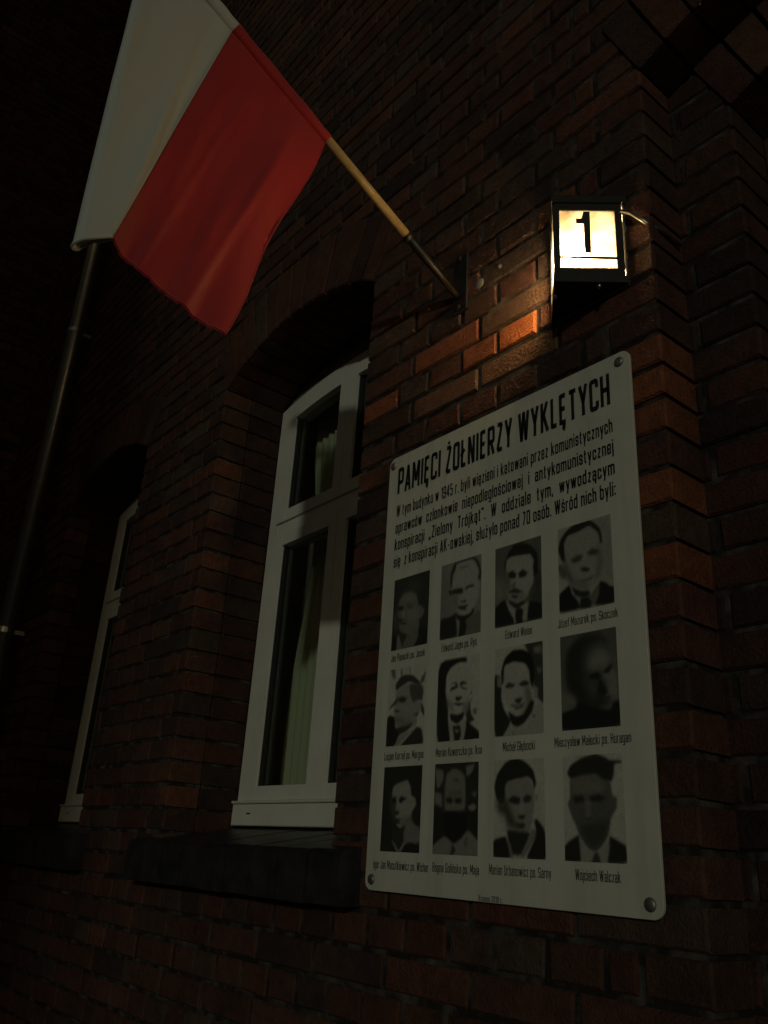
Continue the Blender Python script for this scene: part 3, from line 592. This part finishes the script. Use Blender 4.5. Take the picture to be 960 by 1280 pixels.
# every print: its ground tone, then tone areas (tone, softness, outline in hundredths of the print's width and height)
PRINTS = [
 (0.07, [(0.11, 0.08, [41,6,77,10,77,24,46,20]), (0.31, 0.03, [17,31,24,25,42,22,61,27,68,35,71,45,80,47,89,53,86,61,76,64,75,77,72,85,48,84,30,79,19,71,19,61,11,48,13,40]), (0.28, 0.03, [35,91,48,81,73,76,76,88,66,100,32,101]), (0.38, 0.02, [15,84,20,81,27,92,32,101,15,101]), (0.09, 0.03, [21,77,40,81,35,90,29,91]), (0.14, 0.05, [2,45,13,46,19,59,21,73,3,69]), (0.05, 0.03, [13,39,30,41,28,46,15,45]), (0.1, 0.02, [41,41,58,44,55,47,42,45]), (0.14, 0.02, [35,38,49,38,52,41,38,39]), (0.06, 0.02, [20,57,31,60,26,62,18,60]), (0.06, 0.02, [23,63,41,65,35,67,24,65]), (0.42, 0.03, [29,47,35,51,32,57,27,55]), (0.4, 0.08, [45,49,65,48,71,59,52,63]), (0.4, 0.08, [28,27,51,26,63,33,44,37]), (0.04, 0.02, [75,77,100,78,100,101,63,100,75,89]), (0.04, 0.02, [2,79,17,82,15,102,-1,101])]),
 (0.42, [(0.34, 0.12, [-3,0,16,3,18,72,0,69]), (0.64, 0.02, [36,3,56,2,78,3,89,12,95,25,96,42,93,57,84,67,77,73,59,74,47,70,38,63,32,53,26,40,28,25,31,12]), (0.08, 0.02, [23,24,24,14,31,3,37,1,82,0,93,7,98,17,101,26,97,35,91,31,95,22,88,11,80,3,60,3,39,3,36,12,30,17,29,32,26,35]), (0.1, 0.02, [19,37,25,37,37,37,35,44,25,44]), (0.34, 0.03, [47,9,68,10,61,12,51,12]), (0.3, 0.06, [28,42,44,46,45,58,40,66,32,54]), (0.07, 0.02, [32,39,44,37,55,39,54,45,42,44,33,42]), (0.06, 0.02, [62,40,67,37,79,37,82,40,70,40,63,42]), (0.08, 0.02, [51,55,65,55,62,58,54,57]), (0.1, 0.02, [45,61,70,62,63,65,65,68,50,66,46,63]), (0.05, 0.02, [37,67,47,73,63,75,75,73,82,67,85,71,78,78,60,83,49,82,39,73]), (0.27, 0.03, [63,82,81,76,99,71,104,101,53,100,61,92]), (0.5, 0.02, [39,75,51,82,48,89,47,99,42,99]), (0.05, 0.02, [51,82,62,82,66,89,61,101,48,101,50,88]), (0.05, 0.03, [0,72,24,72,39,69,42,80,45,100,0,101])]),
 (0.2, [(0.4, 0.12, [1,38,20,45,24,64,1,72]), (0.11, 0.06, [84,41,103,43,103,82,74,76,83,60]), (0.04, 0.02, [19,37,21,21,29,9,43,1,63,2,80,9,92,20,94,33,93,45,83,49,81,34,84,28,77,19,51,17,34,16,26,18,24,29]), (0.63, 0.02, [26,18,35,16,51,17,77,19,84,28,82,35,83,48,83,55,76,61,71,69,63,75,47,75,30,68,24,57,23,43,24,29]), (0.22, 0.05, [19,28,34,39,34,48,33,63,25,58,20,42]), (0.36, 0.08, [28,63,47,63,64,66,63,75,43,74]), (0.05, 0.02, [30,36,39,34,46,39,44,44,32,42]), (0.05, 0.02, [52,39,61,36,70,41,66,45,54,45]), (0.26, 0.03, [34,53,44,48,44,56,35,54]), (0.08, 0.02, [30,60,43,56,60,63,48,63]), (0.1, 0.02, [38,64,50,66,46,69,38,67]), (0.06, 0.02, [32,70,47,76,63,74,60,81,49,83,37,78]), (0.6, 0.02, [24,67,34,76,47,83,73,76,73,87,69,99,42,99,34,89]), (0.04, 0.02, [46,84,54,82,61,86,59,93,60,100,47,99,45,90]), (0.035, 0.02, [-1,75,22,66,27,77,41,93,43,99,-1,99]), (0.035, 0.02, [73,75,103,82,103,99,68,99])]),
 (0.66, [(0.44, 0.1, [65,-1,95,-1,105,26,102,77,82,73,85,23]), (0.52, 0.02, [12,13,40,10,61,6,77,17,82,32,82,51,76,67,70,75,56,81,41,78,25,70,18,60,11,44,8,28]), (0.04, 0.02, [-1,25,4,13,16,4,32,-1,59,-2,72,5,82,15,84,31,79,31,77,18,61,6,40,10,19,11,12,19,13,31,14,42,6,39]), (0.22, 0.03, [-1,42,8,44,16,55,14,62,5,59,0,51]), (0.16, 0.05, [8,40,16,44,26,61,29,72,20,66,13,55]), (0.28, 0.06, [73,32,82,37,83,53,77,66,69,70,73,49]), (0.13, 0.03, [25,40,37,37,46,39,42,44,30,45]), (0.12, 0.03, [56,37,65,34,75,38,71,42,60,41]), (0.07, 0.02, [42,53,50,53,59,56,55,59,45,57]), (0.09, 0.02, [37,67,53,67,67,65,60,68,48,69]), (0.3, 0.06, [28,65,42,69,55,70,52,79,37,76]), (0.05, 0.02, [23,71,41,79,59,81,56,87,44,88,29,82]), (0.25, 0.02, [25,81,44,88,54,88,70,77,76,75,73,87,65,99,37,99,39,88]), (0.04, 0.02, [42,88,54,88,59,94,57,99,39,98]), (0.03, 0.02, [-1,77,21,68,25,80,37,90,39,99,-2,99]), (0.035, 0.02, [75,72,88,76,92,80,103,83,101,101,64,99,73,87])]),
 (0.9, [(0.25, 0.03, [3,0,15,1,17,13,10,11]), (0.22, 0.02, [87,19,100,10,96,22,89,25]), (0.3, 0.02, [32,2,36,2,36,11,32,10]), (0.3, 0.02, [55,0,57,1,59,12,57,11]), (0.52, 0.02, [21,30,55,21,63,32,66,45,90,48,89,60,80,65,83,75,71,80,35,78,24,74,20,61,17,54,20,46,21,38]), (0.09, 0.02, [20,30,18,21,32,11,46,10,66,12,83,21,89,26,77,25,56,20,39,24]), (0.16, 0.03, [56,22,91,26,96,34,94,47,79,46,68,48,60,37]), (0.1, 0.02, [89,48,98,55,101,68,91,61]), (0.08, 0.03, [29,41,38,38,51,41,46,46,33,45]), (0.14, 0.02, [6,50,25,39,30,41,24,46,10,51]), (0.11, 0.02, [19,54,35,56,30,58,21,57]), (0.28, 0.05, [22,65,44,66,42,71,24,69]), (0.36, 0.05, [25,70,63,67,67,76,41,77]), (0.08, 0.03, [23,77,54,76,72,72,60,82,38,87,32,89]), (0.04, 0.02, [-1,63,8,60,21,63,24,77,35,86,30,96,19,102,-1,102]), (0.48, 0.02, [32,89,78,80,83,78,61,87,34,100,26,101]), (0.07, 0.02, [83,78,95,82,102,102,35,102,63,88]), (0.2, 0.02, [69,63,85,61,81,66])]),
 (0.9, [(0.04, 0.02, [-2,1,69,1,70,9,51,7,31,12,21,21,20,42,27,55,28,74,30,82,35,102,0,102]), (0.84, 0.02, [23,30,25,19,35,11,51,8,65,9,79,18,84,33,81,52,71,62,63,68,49,69,34,61,24,51]), (0.07, 0.02, [83,52,79,59,82,72,90,78,76,82,68,72,71,62]), (0.3, 0.03, [85,66,94,65,93,72,87,71]), (0.45, 0.04, [25,48,36,55,45,68,33,65,25,57]), (0.4, 0.05, [62,60,74,55,76,64,63,69]), (0.07, 0.02, [34,32,45,31,49,37,40,39,31,40,34,36,43,35,42,33]), (0.07, 0.02, [54,33,61,31,70,34,69,35,60,35,59,37,71,40,68,41,58,39]), (0.05, 0.02, [45,48,51,49,59,49,57,52,50,54,45,52]), (0.1, 0.01, [38,56,50,56,65,58,52,60]), (0.05, 0.02, [31,67,49,70,67,67,63,76,49,82,33,76]), (0.66, 0.02, [28,76,49,82,70,75,69,90,65,102,37,101,32,90]), (0.05, 0.02, [40,84,56,84,58,94,53,102,45,101,42,91]), (0.42, 0.02, [44,87,54,88,51,91,46,90]), (0.04, 0.02, [70,75,81,83,99,91,103,101,64,102,69,88]), (0.2, 0.02, [77,48,83,43,82,47])]),
 (0.85, [(0.05, 0.02, [-1,29,11,31,16,43,15,58,21,71,35,83,32,89,19,101,0,101]), (0.42, 0.02, [6,33,13,35,15,45,7,43]), (0.09, 0.02, [62,-1,74,-1,91,-1,102,-1,102,71,89,63,83,52,77,30,71,11]), (0.38, 0.03, [83,6,97,5,92,13,84,11]), (0.34, 0.03, [88,29,97,31,92,36]), (0.3, 0.02, [92,9,99,8,98,15]), (0.72, 0.02, [21,22,41,19,62,22,72,27,74,42,73,56,65,69,58,78,49,80,35,74,25,62,19,48,20,34]), (0.3, 0.05, [63,49,73,48,80,66,69,75,57,79,66,68]), (0.025, 0.02, [13,28,21,12,38,4,61,5,78,13,84,31,80,53,74,44,72,30,64,22,41,18,21,21,20,40,16,43]), (0.1, 0.02, [24,45,30,41,43,44,38,47,27,47]), (0.09, 0.02, [52,44,63,41,72,44,69,47,57,47]), (0.07, 0.02, [43,61,49,60,58,60,54,65,48,66]), (0.1, 0.02, [35,66,49,68,61,66,57,71,46,72]), (0.62, 0.02, [41,68,49,70,57,68,52,69,45,70]), (0.04, 0.02, [28,72,47,80,61,78,76,63,83,66,78,77,63,88,49,93,36,88]), (0.52, 0.02, [82,50,89,52,88,63,83,61]), (0.66, 0.02, [18,101,33,89,49,92,65,88,83,73,91,65,103,72,103,103,57,102]), (0.2, 0.02, [79,80,83,80,83,83,80,83]), (0.25, 0.02, [38,97,42,97,40,99])]),
 (0.19, [(0.31, 0.08, [-3,61,17,63,28,71,24,78,-2,83]), (0.045, 0.04, [8,31,12,17,29,5,50,1,70,3,85,12,90,26,92,38,102,47,102,76,79,83,34,81,25,66,12,59,9,46]), (0.44, 0.11, [53,25,69,19,84,23,89,34,78,41,58,42,49,36]), (0.36, 0.05, [76,44,88,40,101,46,101,75,85,75,79,69,81,59,76,52]), (0.15, 0.09, [45,52,62,51,66,61,55,69]), (0.035, 0.02, [51,46,64,44,70,47,65,51,54,50]), (0.04, 0.02, [76,44,88,38,90,40,85,46,79,46]), (0.04, 0.03, [69,51,78,62,82,65,75,68,65,65]), (0.09, 0.02, [70,73,87,69,83,74]), (0.22, 0.05, [70,81,85,77,93,80,78,84]), (0.03, 0.03, [-2,82,24,78,30,71,53,78,85,84,91,75,102,76,103,101,-1,101])]),
 (0.05, [(0.56, 0.02, [27,24,37,21,56,18,64,17,72,25,75,36,85,38,88,46,77,55,76,62,63,69,50,73,41,70,35,56,35,44,24,36]), (0.14, 0.05, [21,36,34,37,38,56,34,66,24,52]), (0.04, 0.02, [44,39,50,36,63,39,55,41,49,44,45,42]), (0.05, 0.02, [24,38,35,37,36,44,26,43]), (0.05, 0.02, [35,54,43,53,46,56,39,58]), (0.08, 0.02, [35,62,52,62,46,65,51,67,40,68,31,65]), (0.3, 0.05, [53,63,76,60,67,70,54,72]), (0.07, 0.03, [30,72,50,74,64,69,61,82,49,98,32,88]), (0.36, 0.03, [63,69,76,62,86,69,100,72,102,87,89,91,78,88,63,91,59,83]), (0.38, 0.02, [29,87,35,89,49,99,61,87,66,89,52,102,47,103]), (0.04, 0.02, [63,92,80,89,102,92,102,102,53,103])]),
 (0.06, [(0.38, 0.03, [2,5,19,8,22,15,14,25,6,28,2,12]), (0.36, 0.03, [2,33,17,35,18,48,3,44]), (0.38, 0.02, [73,5,90,3,85,11,75,15]), (0.28, 0.03, [86,34,96,33,93,39]), (0.44, 0.02, [79,49,89,46,95,49,87,55]), (0.37, 0.03, [25,22,28,12,43,6,60,9,70,16,72,32,72,53,25,53,23,38]), (0.12, 0.04, [20,22,25,22,26,53,22,53]), (0.17, 0.03, [43,19,54,17,54,22]), (0.24, 0.04, [31,31,65,31,62,37,36,37]), (0.05, 0.03, [29,40,37,38,44,41,40,45,31,44]), (0.05, 0.03, [48,40,56,39,65,41,60,45,51,45]), (0.34, 0.03, [36,49,44,47,48,51]), (0.03, 0.03, [21,53,74,54,78,73,64,83,48,90,34,85,25,75]), (0.045, 0.02, [-3,48,22,53,28,79,0,91]), (0.045, 0.02, [73,53,101,53,101,84,81,73]), (0.4, 0.02, [-1,92,27,80,48,89,64,83,79,73,97,83,104,84,104,103,0,104]), (0.1, 0.02, [45,89,52,95,45,102,40,101]), (0.25, 0.03, [70,85,78,80,76,94])]),
 (0.86, [(0.045, 0.02, [1,28,7,15,23,3,44,-2,63,3,79,12,85,25,80,33,77,23,66,18,46,21,25,23,23,33,29,44,14,47,5,40]), (0.48, 0.02, [23,24,48,21,66,18,77,26,81,35,80,49,77,62,72,73,58,76,46,72,32,61,23,48]), (0.045, 0.02, [1,28,7,15,23,3,44,-2,63,3,79,12,80,20,66,18,58,20,46,20,30,23,24,26,23,35,23,43,14,47,5,40]), (0.11, 0.05, [4,44,27,41,34,51,46,65,48,74,28,71,23,60,10,55]), (0.06, 0.02, [30,43,39,38,52,40,51,46,41,46]), (0.09, 0.02, [59,41,66,37,75,39,72,44,63,45]), (0.3, 0.02, [82,38,86,38,86,44]), (0.07, 0.02, [49,58,58,56,63,58,58,62,52,61]), (0.1, 0.02, [45,66,58,65,63,67,58,71,49,70]), (0.56, 0.02, [55,45,59,47,60,56,52,56]), (0.055, 0.03, [26,72,46,73,73,74,67,84,54,98,35,97,30,85]), (0.37, 0.02, [74,70,84,73,80,81,66,94,61,99,53,99,69,83]), (0.34, 0.01, [30,86,34,87,39,99,34,100]), (0.04, 0.02, [-2,83,25,78,30,87,35,101,-1,101]), (0.04, 0.02, [79,64,83,60,96,68,100,74,103,101,62,101,80,81,83,73])]),
 (0.84, [(0.2, 0.02, [11,22,32,20,56,19,80,26,82,40,89,41,88,51,78,60,73,75,62,86,51,91,41,89,25,77,21,69,14,60,6,47,11,41]), (0.33, 0.06, [15,23,48,20,70,27,66,37,17,38]), (0.05, 0.02, [6,17,13,9,33,2,57,-1,73,3,79,6,99,7,98,10,87,10,86,19,82,27,67,24,56,19,32,20,12,23]), (0.06, 0.03, [17,40,33,39,34,44,20,46]), (0.06, 0.03, [45,40,58,38,70,41,61,45,46,44]), (0.08, 0.02, [34,60,46,59,42,62]), (0.3, 0.03, [37,45,45,45,45,58,37,58]), (0.08, 0.02, [28,68,52,67,45,70]), (0.1, 0.06, [25,68,75,61,70,77,51,90,37,85]), (0.54, 0.02, [26,80,41,89,51,92,62,87,75,78,73,90,68,101,28,101,25,89]), (0.1, 0.02, [50,92,55,92,59,101,44,101]), (0.045, 0.02, [-3,88,8,81,25,75,26,88,28,101,-3,101]), (0.045, 0.02, [74,75,88,80,100,84,101,100,68,101,73,88])]),
]
cols = (.050, .2285, .408, .5895); rows = (2.268, 2.034, 1.800)
BASE = np.array([.65, .66, .59])
looks = [['portrait of a young man in a dark suit on black', 'portrait of a man with thin hair and a dark tie', 'portrait of a man with a moustache', 'portrait of a man with swept back black hair'],
         ['portrait of a man in a field cap', 'portrait of a bald man in a white collar', 'portrait of a smiling man in a pale shirt', 'portrait of a bald man half in shadow'],
         ['portrait of a man with an open collar on black', 'portrait of a person with a dark lower face', 'portrait of a young man with thick black hair', 'portrait of a man in white shirt and black jacket']]
for r_ in range(3):
    for c_ in range(4):
        gt, areas = PRINTS[r_ * 4 + c_]
        gm = np.full(U.shape, gt) * (1 + .06 * blotch(r_ * 4 + c_, 8))
        for tone, soft, uv in areas: gm = put(gm, poly(smooth_pts(uv), (max(.0045, soft * .22) if soft < .035 else soft * .42)), tone)
        for _ in range(2):
            e_ = np.pad(gm, 1, mode='edge'); e_ = (e_[:-2] + 2 * e_[1:-1] + e_[2:]) / 4; gm = (e_[:, :-2] + 2 * e_[:, 1:-1] + e_[:, 2:]) / 4
        gm = gm * (1 + .05 * blotch(50 + r_ * 4 + c_, 22)) * (1 + rng.normal(0, .03, U.shape))
        gm = np.clip(gm, .02, 1.0)
        x0, z1 = cols[c_], rows[r_]; xs = x0 + .1355 * U; zs = z1 - .186 * V
        vs = np.stack([CAM.x + (xs - CAM.x) * kf, np.full(U.shape, PY - .0009), CAM.z + (zs - CAM.z) * kf], -1).reshape(-1, 3)
        idx = np.arange(NX * NY).reshape(NY, NX)
        fs = np.stack([idx[1:, :-1], idx[1:, 1:], idx[:-1, 1:], idx[:-1, :-1]], -1).reshape(-1, 4)
        me = bpy.data.meshes.new('portrait_photo'); me.from_pydata(vs.tolist(), [], fs.tolist()); me.materials.append(M_PHOTO)
        at = me.color_attributes.new('tint', 'FLOAT_COLOR', 'POINT')
        at.data.foreach_set('color', np.concatenate([gm[..., None] * BASE, np.ones((*gm.shape, 1))], -1).astype(np.float32).ravel())
        o = bpy.data.objects.new('portrait_photo', me); C.objects.link(o); o.parent = plaque; o['label'] = looks[r_][c_]

# ------------------------------------------------------------------ house number lamp (three-cornered, on the wall)
lamp = empty('house_number_lamp', 'lit three cornered black wall lamp showing house number 1 above the plaque', 'lamp')
LX, LZ0, LZ1 = .697, 2.792, 3.032; HW, DP = .104, .118
A = Vector((LX, -DP)); Lc = Vector((LX - HW, -.004)); Rc = Vector((LX + HW, -.004))
def tri(mb, grow, z0, z1, mat=0):
    c = [(Lc.x - grow, Lc.y), (A.x, A.y - grow), (Rc.x + grow, Rc.y)]
    mb.add([(x, y, z0) for x, y in c] + [(x, y, z1) for x, y in c], [(0, 2, 1), (3, 4, 5), (0, 1, 4, 3), (1, 2, 5, 4), (2, 0, 3, 5)], mat)
m = MB(); tri(m, .006, LZ0, LZ0 + .018); m.build('bottom_plate', M_BLACK, lamp)
m = MB(); tri(m, .010, LZ1 - .020, LZ1)
m.add([(Lc.x - .010, Lc.y, LZ1 + .0005), (A.x, A.y - .010, LZ1 + .0005), (Rc.x + .010, Rc.y, LZ1 + .0005), (LX, -.006, LZ1 + .05)], [(0, 1, 3), (1, 2, 3), (2, 0, 3)]); m.build('cap', M_BLACK, lamp)
m = MB(); m.box(LX - HW, LX + HW, -.003, .004, LZ0, LZ1); bp = m.build('back_plate', M_LAMPBACK, lamp)
def face(P, Q):
    """frame bars and glass of one slanting face from P (apex) to Q (wall)"""
    t = (Q - P); ln = t.length; t.normalize(); nrm = Vector((t.y, -t.x))
    if nrm.y > 0: nrm = -nrm
    def bar(mb, s0, s1, z0, z1, o0, o1, mt=0):
        pts = []
        for z in (z0, z1):
            for s_, o_ in ((s0, o0), (s1, o0), (s1, o1), (s0, o1)):
                p = P + t * s_ + nrm * o_; pts.append((p.x, p.y, z))
        mb.add(pts, [(0, 3, 2, 1), (4, 5, 6, 7), (0, 1, 5, 4), (1, 2, 6, 5), (2, 3, 7, 6), (3, 0, 4, 7)], mt)
    f = MB()
    zb, zt = LZ0 + .018, LZ1 - .020
    bar(f, .0, .010, zb, zt, -.004, .004); bar(f, ln - .020, ln - .004, zb, zt, -.004, .004)
    bar(f, .010, ln - .020, zb, zb + .020, -.004, .004); bar(f, .010, ln - .020, zt - .020, zt, -.004, .004)
    f.build('lamp_frame', M_BLACK, lamp)
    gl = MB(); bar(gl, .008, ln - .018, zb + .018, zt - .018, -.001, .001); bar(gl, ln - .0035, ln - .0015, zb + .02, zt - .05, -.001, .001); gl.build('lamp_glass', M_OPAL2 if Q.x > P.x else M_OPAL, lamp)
    # the house number and the rule beneath it, cut from black film
    d = MB(); w0, w1 = .010, ln - .020; W = w1 - w0; zg0, zg1 = zb + .020, zt - .020; H = zg1 - zg0
    sgn = 1 if Q.x > P.x else -1
    u = (lambda a: w0 + a * W) if sgn > 0 else (lambda a: w1 - a * W)
    def quad(pts):
        q = [P + t * u(a) + nrm * .0022 for a, _ in pts]; d.add([(p.x, p.y, zg0 + b * H) for p, (_, b) in zip(q, pts)], [tuple(range(len(pts)))])
    quad([(.44, .26), (.555, .26), (.555, .985), (.44, .985)]); quad([(.30, .77), (.44, .77), (.44, .985), (.40, .86), (.30, .86)])
    quad([(.0, .165), (1, .155), (1, .200), (.0, .205)])
    d.build('house_number', M_INK, lamp)
face(A, Rc); face(A, Lc)
m = MB(); b = Vector((LX - .004, -.066, LZ0 + .078)); m.lathe(b - Vector((0, 0, .024)), (0, 0, 1), [(.004, 0), (.016, .006), (.023, .020), (.023, .028), (.016, .042), (.010, .052)], 16); m.build('bulb', M_BULB, lamp, smooth=True)
m = MB(); m.tube([(LX - .004, -.066, LZ0 + .106), (LX - .004, -.066, LZ1 - .02)], .011); m.build('bulb_holder', M_BLACK, lamp)
for x, y in ((LX - .030, -.085), (LX + .06, -.045)):
    m = MB(); m.lathe((x, y, LZ0 + .001), (0, 0, -1), [(.004, 0), (.006, .003), (.006, .009), (.003, .012), (0, .0125)], 10); m.build('thumb_screw', M_CHROME, lamp, smooth=True)
m = MB(); m.tube([(LX + .098, -.010, 2.985), (LX + .110, -.016, 2.982), (LX + .13, -.014, 2.965), (LX + .150, -.007, 2.938), (LX + .160, .004, 2.925), (LX + .175, .03, 2.915), (LX + .178, .10, 2.910)], .0045, 8); m.build('cable', M_CHROME, lamp, smooth=True)

# ------------------------------------------------------------------ flag, pole and bracket
B0 = Vector((.265, -.020, 3.051)); pd = Vector((0, -.886, .462)).normalized(); pd = Vector((0, -.760, .390)).normalized()
br = empty('flagpole_bracket', 'black iron flagpole bracket bolted to the brick between lamp and window', 'bracket')
m = MB(); m.cbox(.242, .300, -.008, .004, 2.99, 3.18, .003); m.build('wall_plate', M_IRON, br)
m = MB(); m.tube([B0 + pd * -.012, B0 + pd * .205], [.0095, .0135], 16); m.lathe(B0 + pd * .19, pd, [(.0135, 0), (.0155, .002), (.0155, .014), (.0135, .016)], 16); m.build('socket_tube', M_IRON, br, smooth=True)
for z in (3.005, 3.170):
    m = MB(); m.lathe((.271, -.010, z), (0, -1, 0), [(.010, 0), (.010, .004), (.006, .007), (0, .0075)], 12); m.build('bolt', M_IRON, br)
fl = empty('flag', 'white and red flag hanging from a pale wooden pole above the window', 'flag')
m = MB(); m.tube([B0 + pd * .18, B0 + pd * .5, B0 + pd * 1.28], .0118, 16); m.build('pole', M_WOOD, fl, smooth=True)
m = MB(); m.lathe(B0 + pd * 1.28, pd, [(.012, 0), (.02, .01), (.022, .025), (.014, .045), (0, .055)], 16); m.build('finial', M_WOOD, fl, smooth=True)
Q = lambda y, z: Vector((.265, y, z))
h0, hb = Q(-.484, 3.278), Q(-.779, 3.420)             # hoist: near end, colour seam
tip, fb = Q(-.688, 2.580), Q(-.947, 2.690)            # fly: near corner, colour seam
def wave(s, t):
    return 1.1 * (.013 * math.sin(9 * s + 1.5 * t + .4) + .0065 * math.sin(21 * s - 4.0 * t) + .0035 * math.sin(39 * s + 6 * t + 1)) * t ** .7 * (1.2 - .45 * t) + .012 * math.sin(8 * t + 4 * s) * t * (1 - .5 * t) \
        + sum(a_ * math.exp(-((s - s0 - k_ * t) / w_) ** 2) * min(1, t * 2.2) * (1 - .55 * t ** 4) for s0, k_, w_, a_ in ((.12, .05, .022, 0.0072), (.27, -.02, .030, -0.0072), (.33, .05, .016, 0.0060), (.44, -.06, .024, 0.0054), (.60, -.10, .022, 0.0078), (.74, -.05, .03, -0.0060)))
def skin(fn, ns, nt, name, mt):
    vs = []; 
    for j in range(nt + 1):
        for i in range(ns + 1): vs.append(fn(i / ns, j / nt))
    fs = [(j * (ns + 1) + i, j * (ns + 1) + i + 1, (j + 1) * (ns + 1) + i + 1, (j + 1) * (ns + 1) + i) for j in range(nt) for i in range(ns)]
    mm = MB(); mm.add(vs, fs); o = mm.build(name, mt, fl, smooth=True)
    md = o.modifiers.new('cloth', 'SOLIDIFY'); md.thickness = .0008; md.offset = 0
    return o
def red(s, t):
    a = h0.lerp(hb, s); b = tip.lerp(fb, s); p = a.lerp(b, t)
    sag = .004 * math.sin(math.pi * s) * t
    fray = (.0018 * math.sin(s * 90) + .0016 * math.sin(s * 41)) * (t > .985)
    return p + Vector((wave(s * .5, t), .006 * math.sin(9 * t) * (s < .02), -sag + fray))
def white(u, t):
    base = hb.lerp(fb, t); hdir = (Q(-1.07, 3.556) - hb).normalized().lerp(Vector((0, -.83, -.55)), min(1, t * 1.05)).normalized()
    yf = -1.000 + .010 * t
    L_ = .325; d = max(.03, (base.y - yf) / max(-hdir.y, .2)); d = min(d, .33); s = u * L_; r = .012 + .010 * t
    wx = wave(.5 + u * .5, t) if s < d else wave(.5 + .5 * d / L_, t)
    if s < d: p = base + hdir * s; p.x += wx
    else:
        e = s - d; k = base + hdir * d
        if e < math.pi * r: th = e / r; p = k + hdir * (r * math.sin(th)) + Vector((wx - r * (1 - math.cos(th)), 0, 0))
        else: e -= math.pi * r; p = k - hdir * e * .8 + Vector((wx - 2 * r - .045 * min(1, e / .06), 0, (.035 * min(1, e / .05) + .12 * e) * t))
    return p
red_o = skin(red, 60, 110, 'red_stripe', M_FRED); white_o = skin(white, 70, 110, 'white_stripe', M_FWHITE)
# hems and the seam between the stripes
m = MB(); m.tube([red(.004, t) for t in np.linspace(0, 1, 40)], .0022, 6); m.tube([red(s, .992) for s in np.linspace(0, 1, 40)], .0024, 6); m.build('red_hem', M_FRED, fl, smooth=True)
m = MB(); m.tube([white(0.002, t) + Vector((.001, 0, 0)) for t in np.linspace(0, 1, 40)], .0018, 6); m.tube([white(s, .994) for s in np.linspace(0, .8, 40)], .003, 6); m.build('white_hem', M_FWHITE, fl, smooth=True)
# sleeve that the pole runs through
q0 = (h0 - B0).dot(pd); q1 = (hb - B0).dot(pd)
m = MB(); m.tube([B0 + pd * (q0 + (q1 - q0) * k) + Vector((0, 0, -.004)) for k in np.linspace(0, 1, 14)], [.0165 + .001 * math.sin(k * 5) for k in range(14)], 16, cap=False); m.build('red_sleeve', M_FRED, fl, smooth=True)
m = MB(); m.tube([B0 + pd * (q1 + .33 * k) + Vector((0, 0, -.004)) for k in np.linspace(0, 1, 14)], [.0165 + .001 * math.sin(k * 4) for k in range(14)], 16, cap=False); m.build('white_sleeve', M_FWHITE, fl, smooth=True)
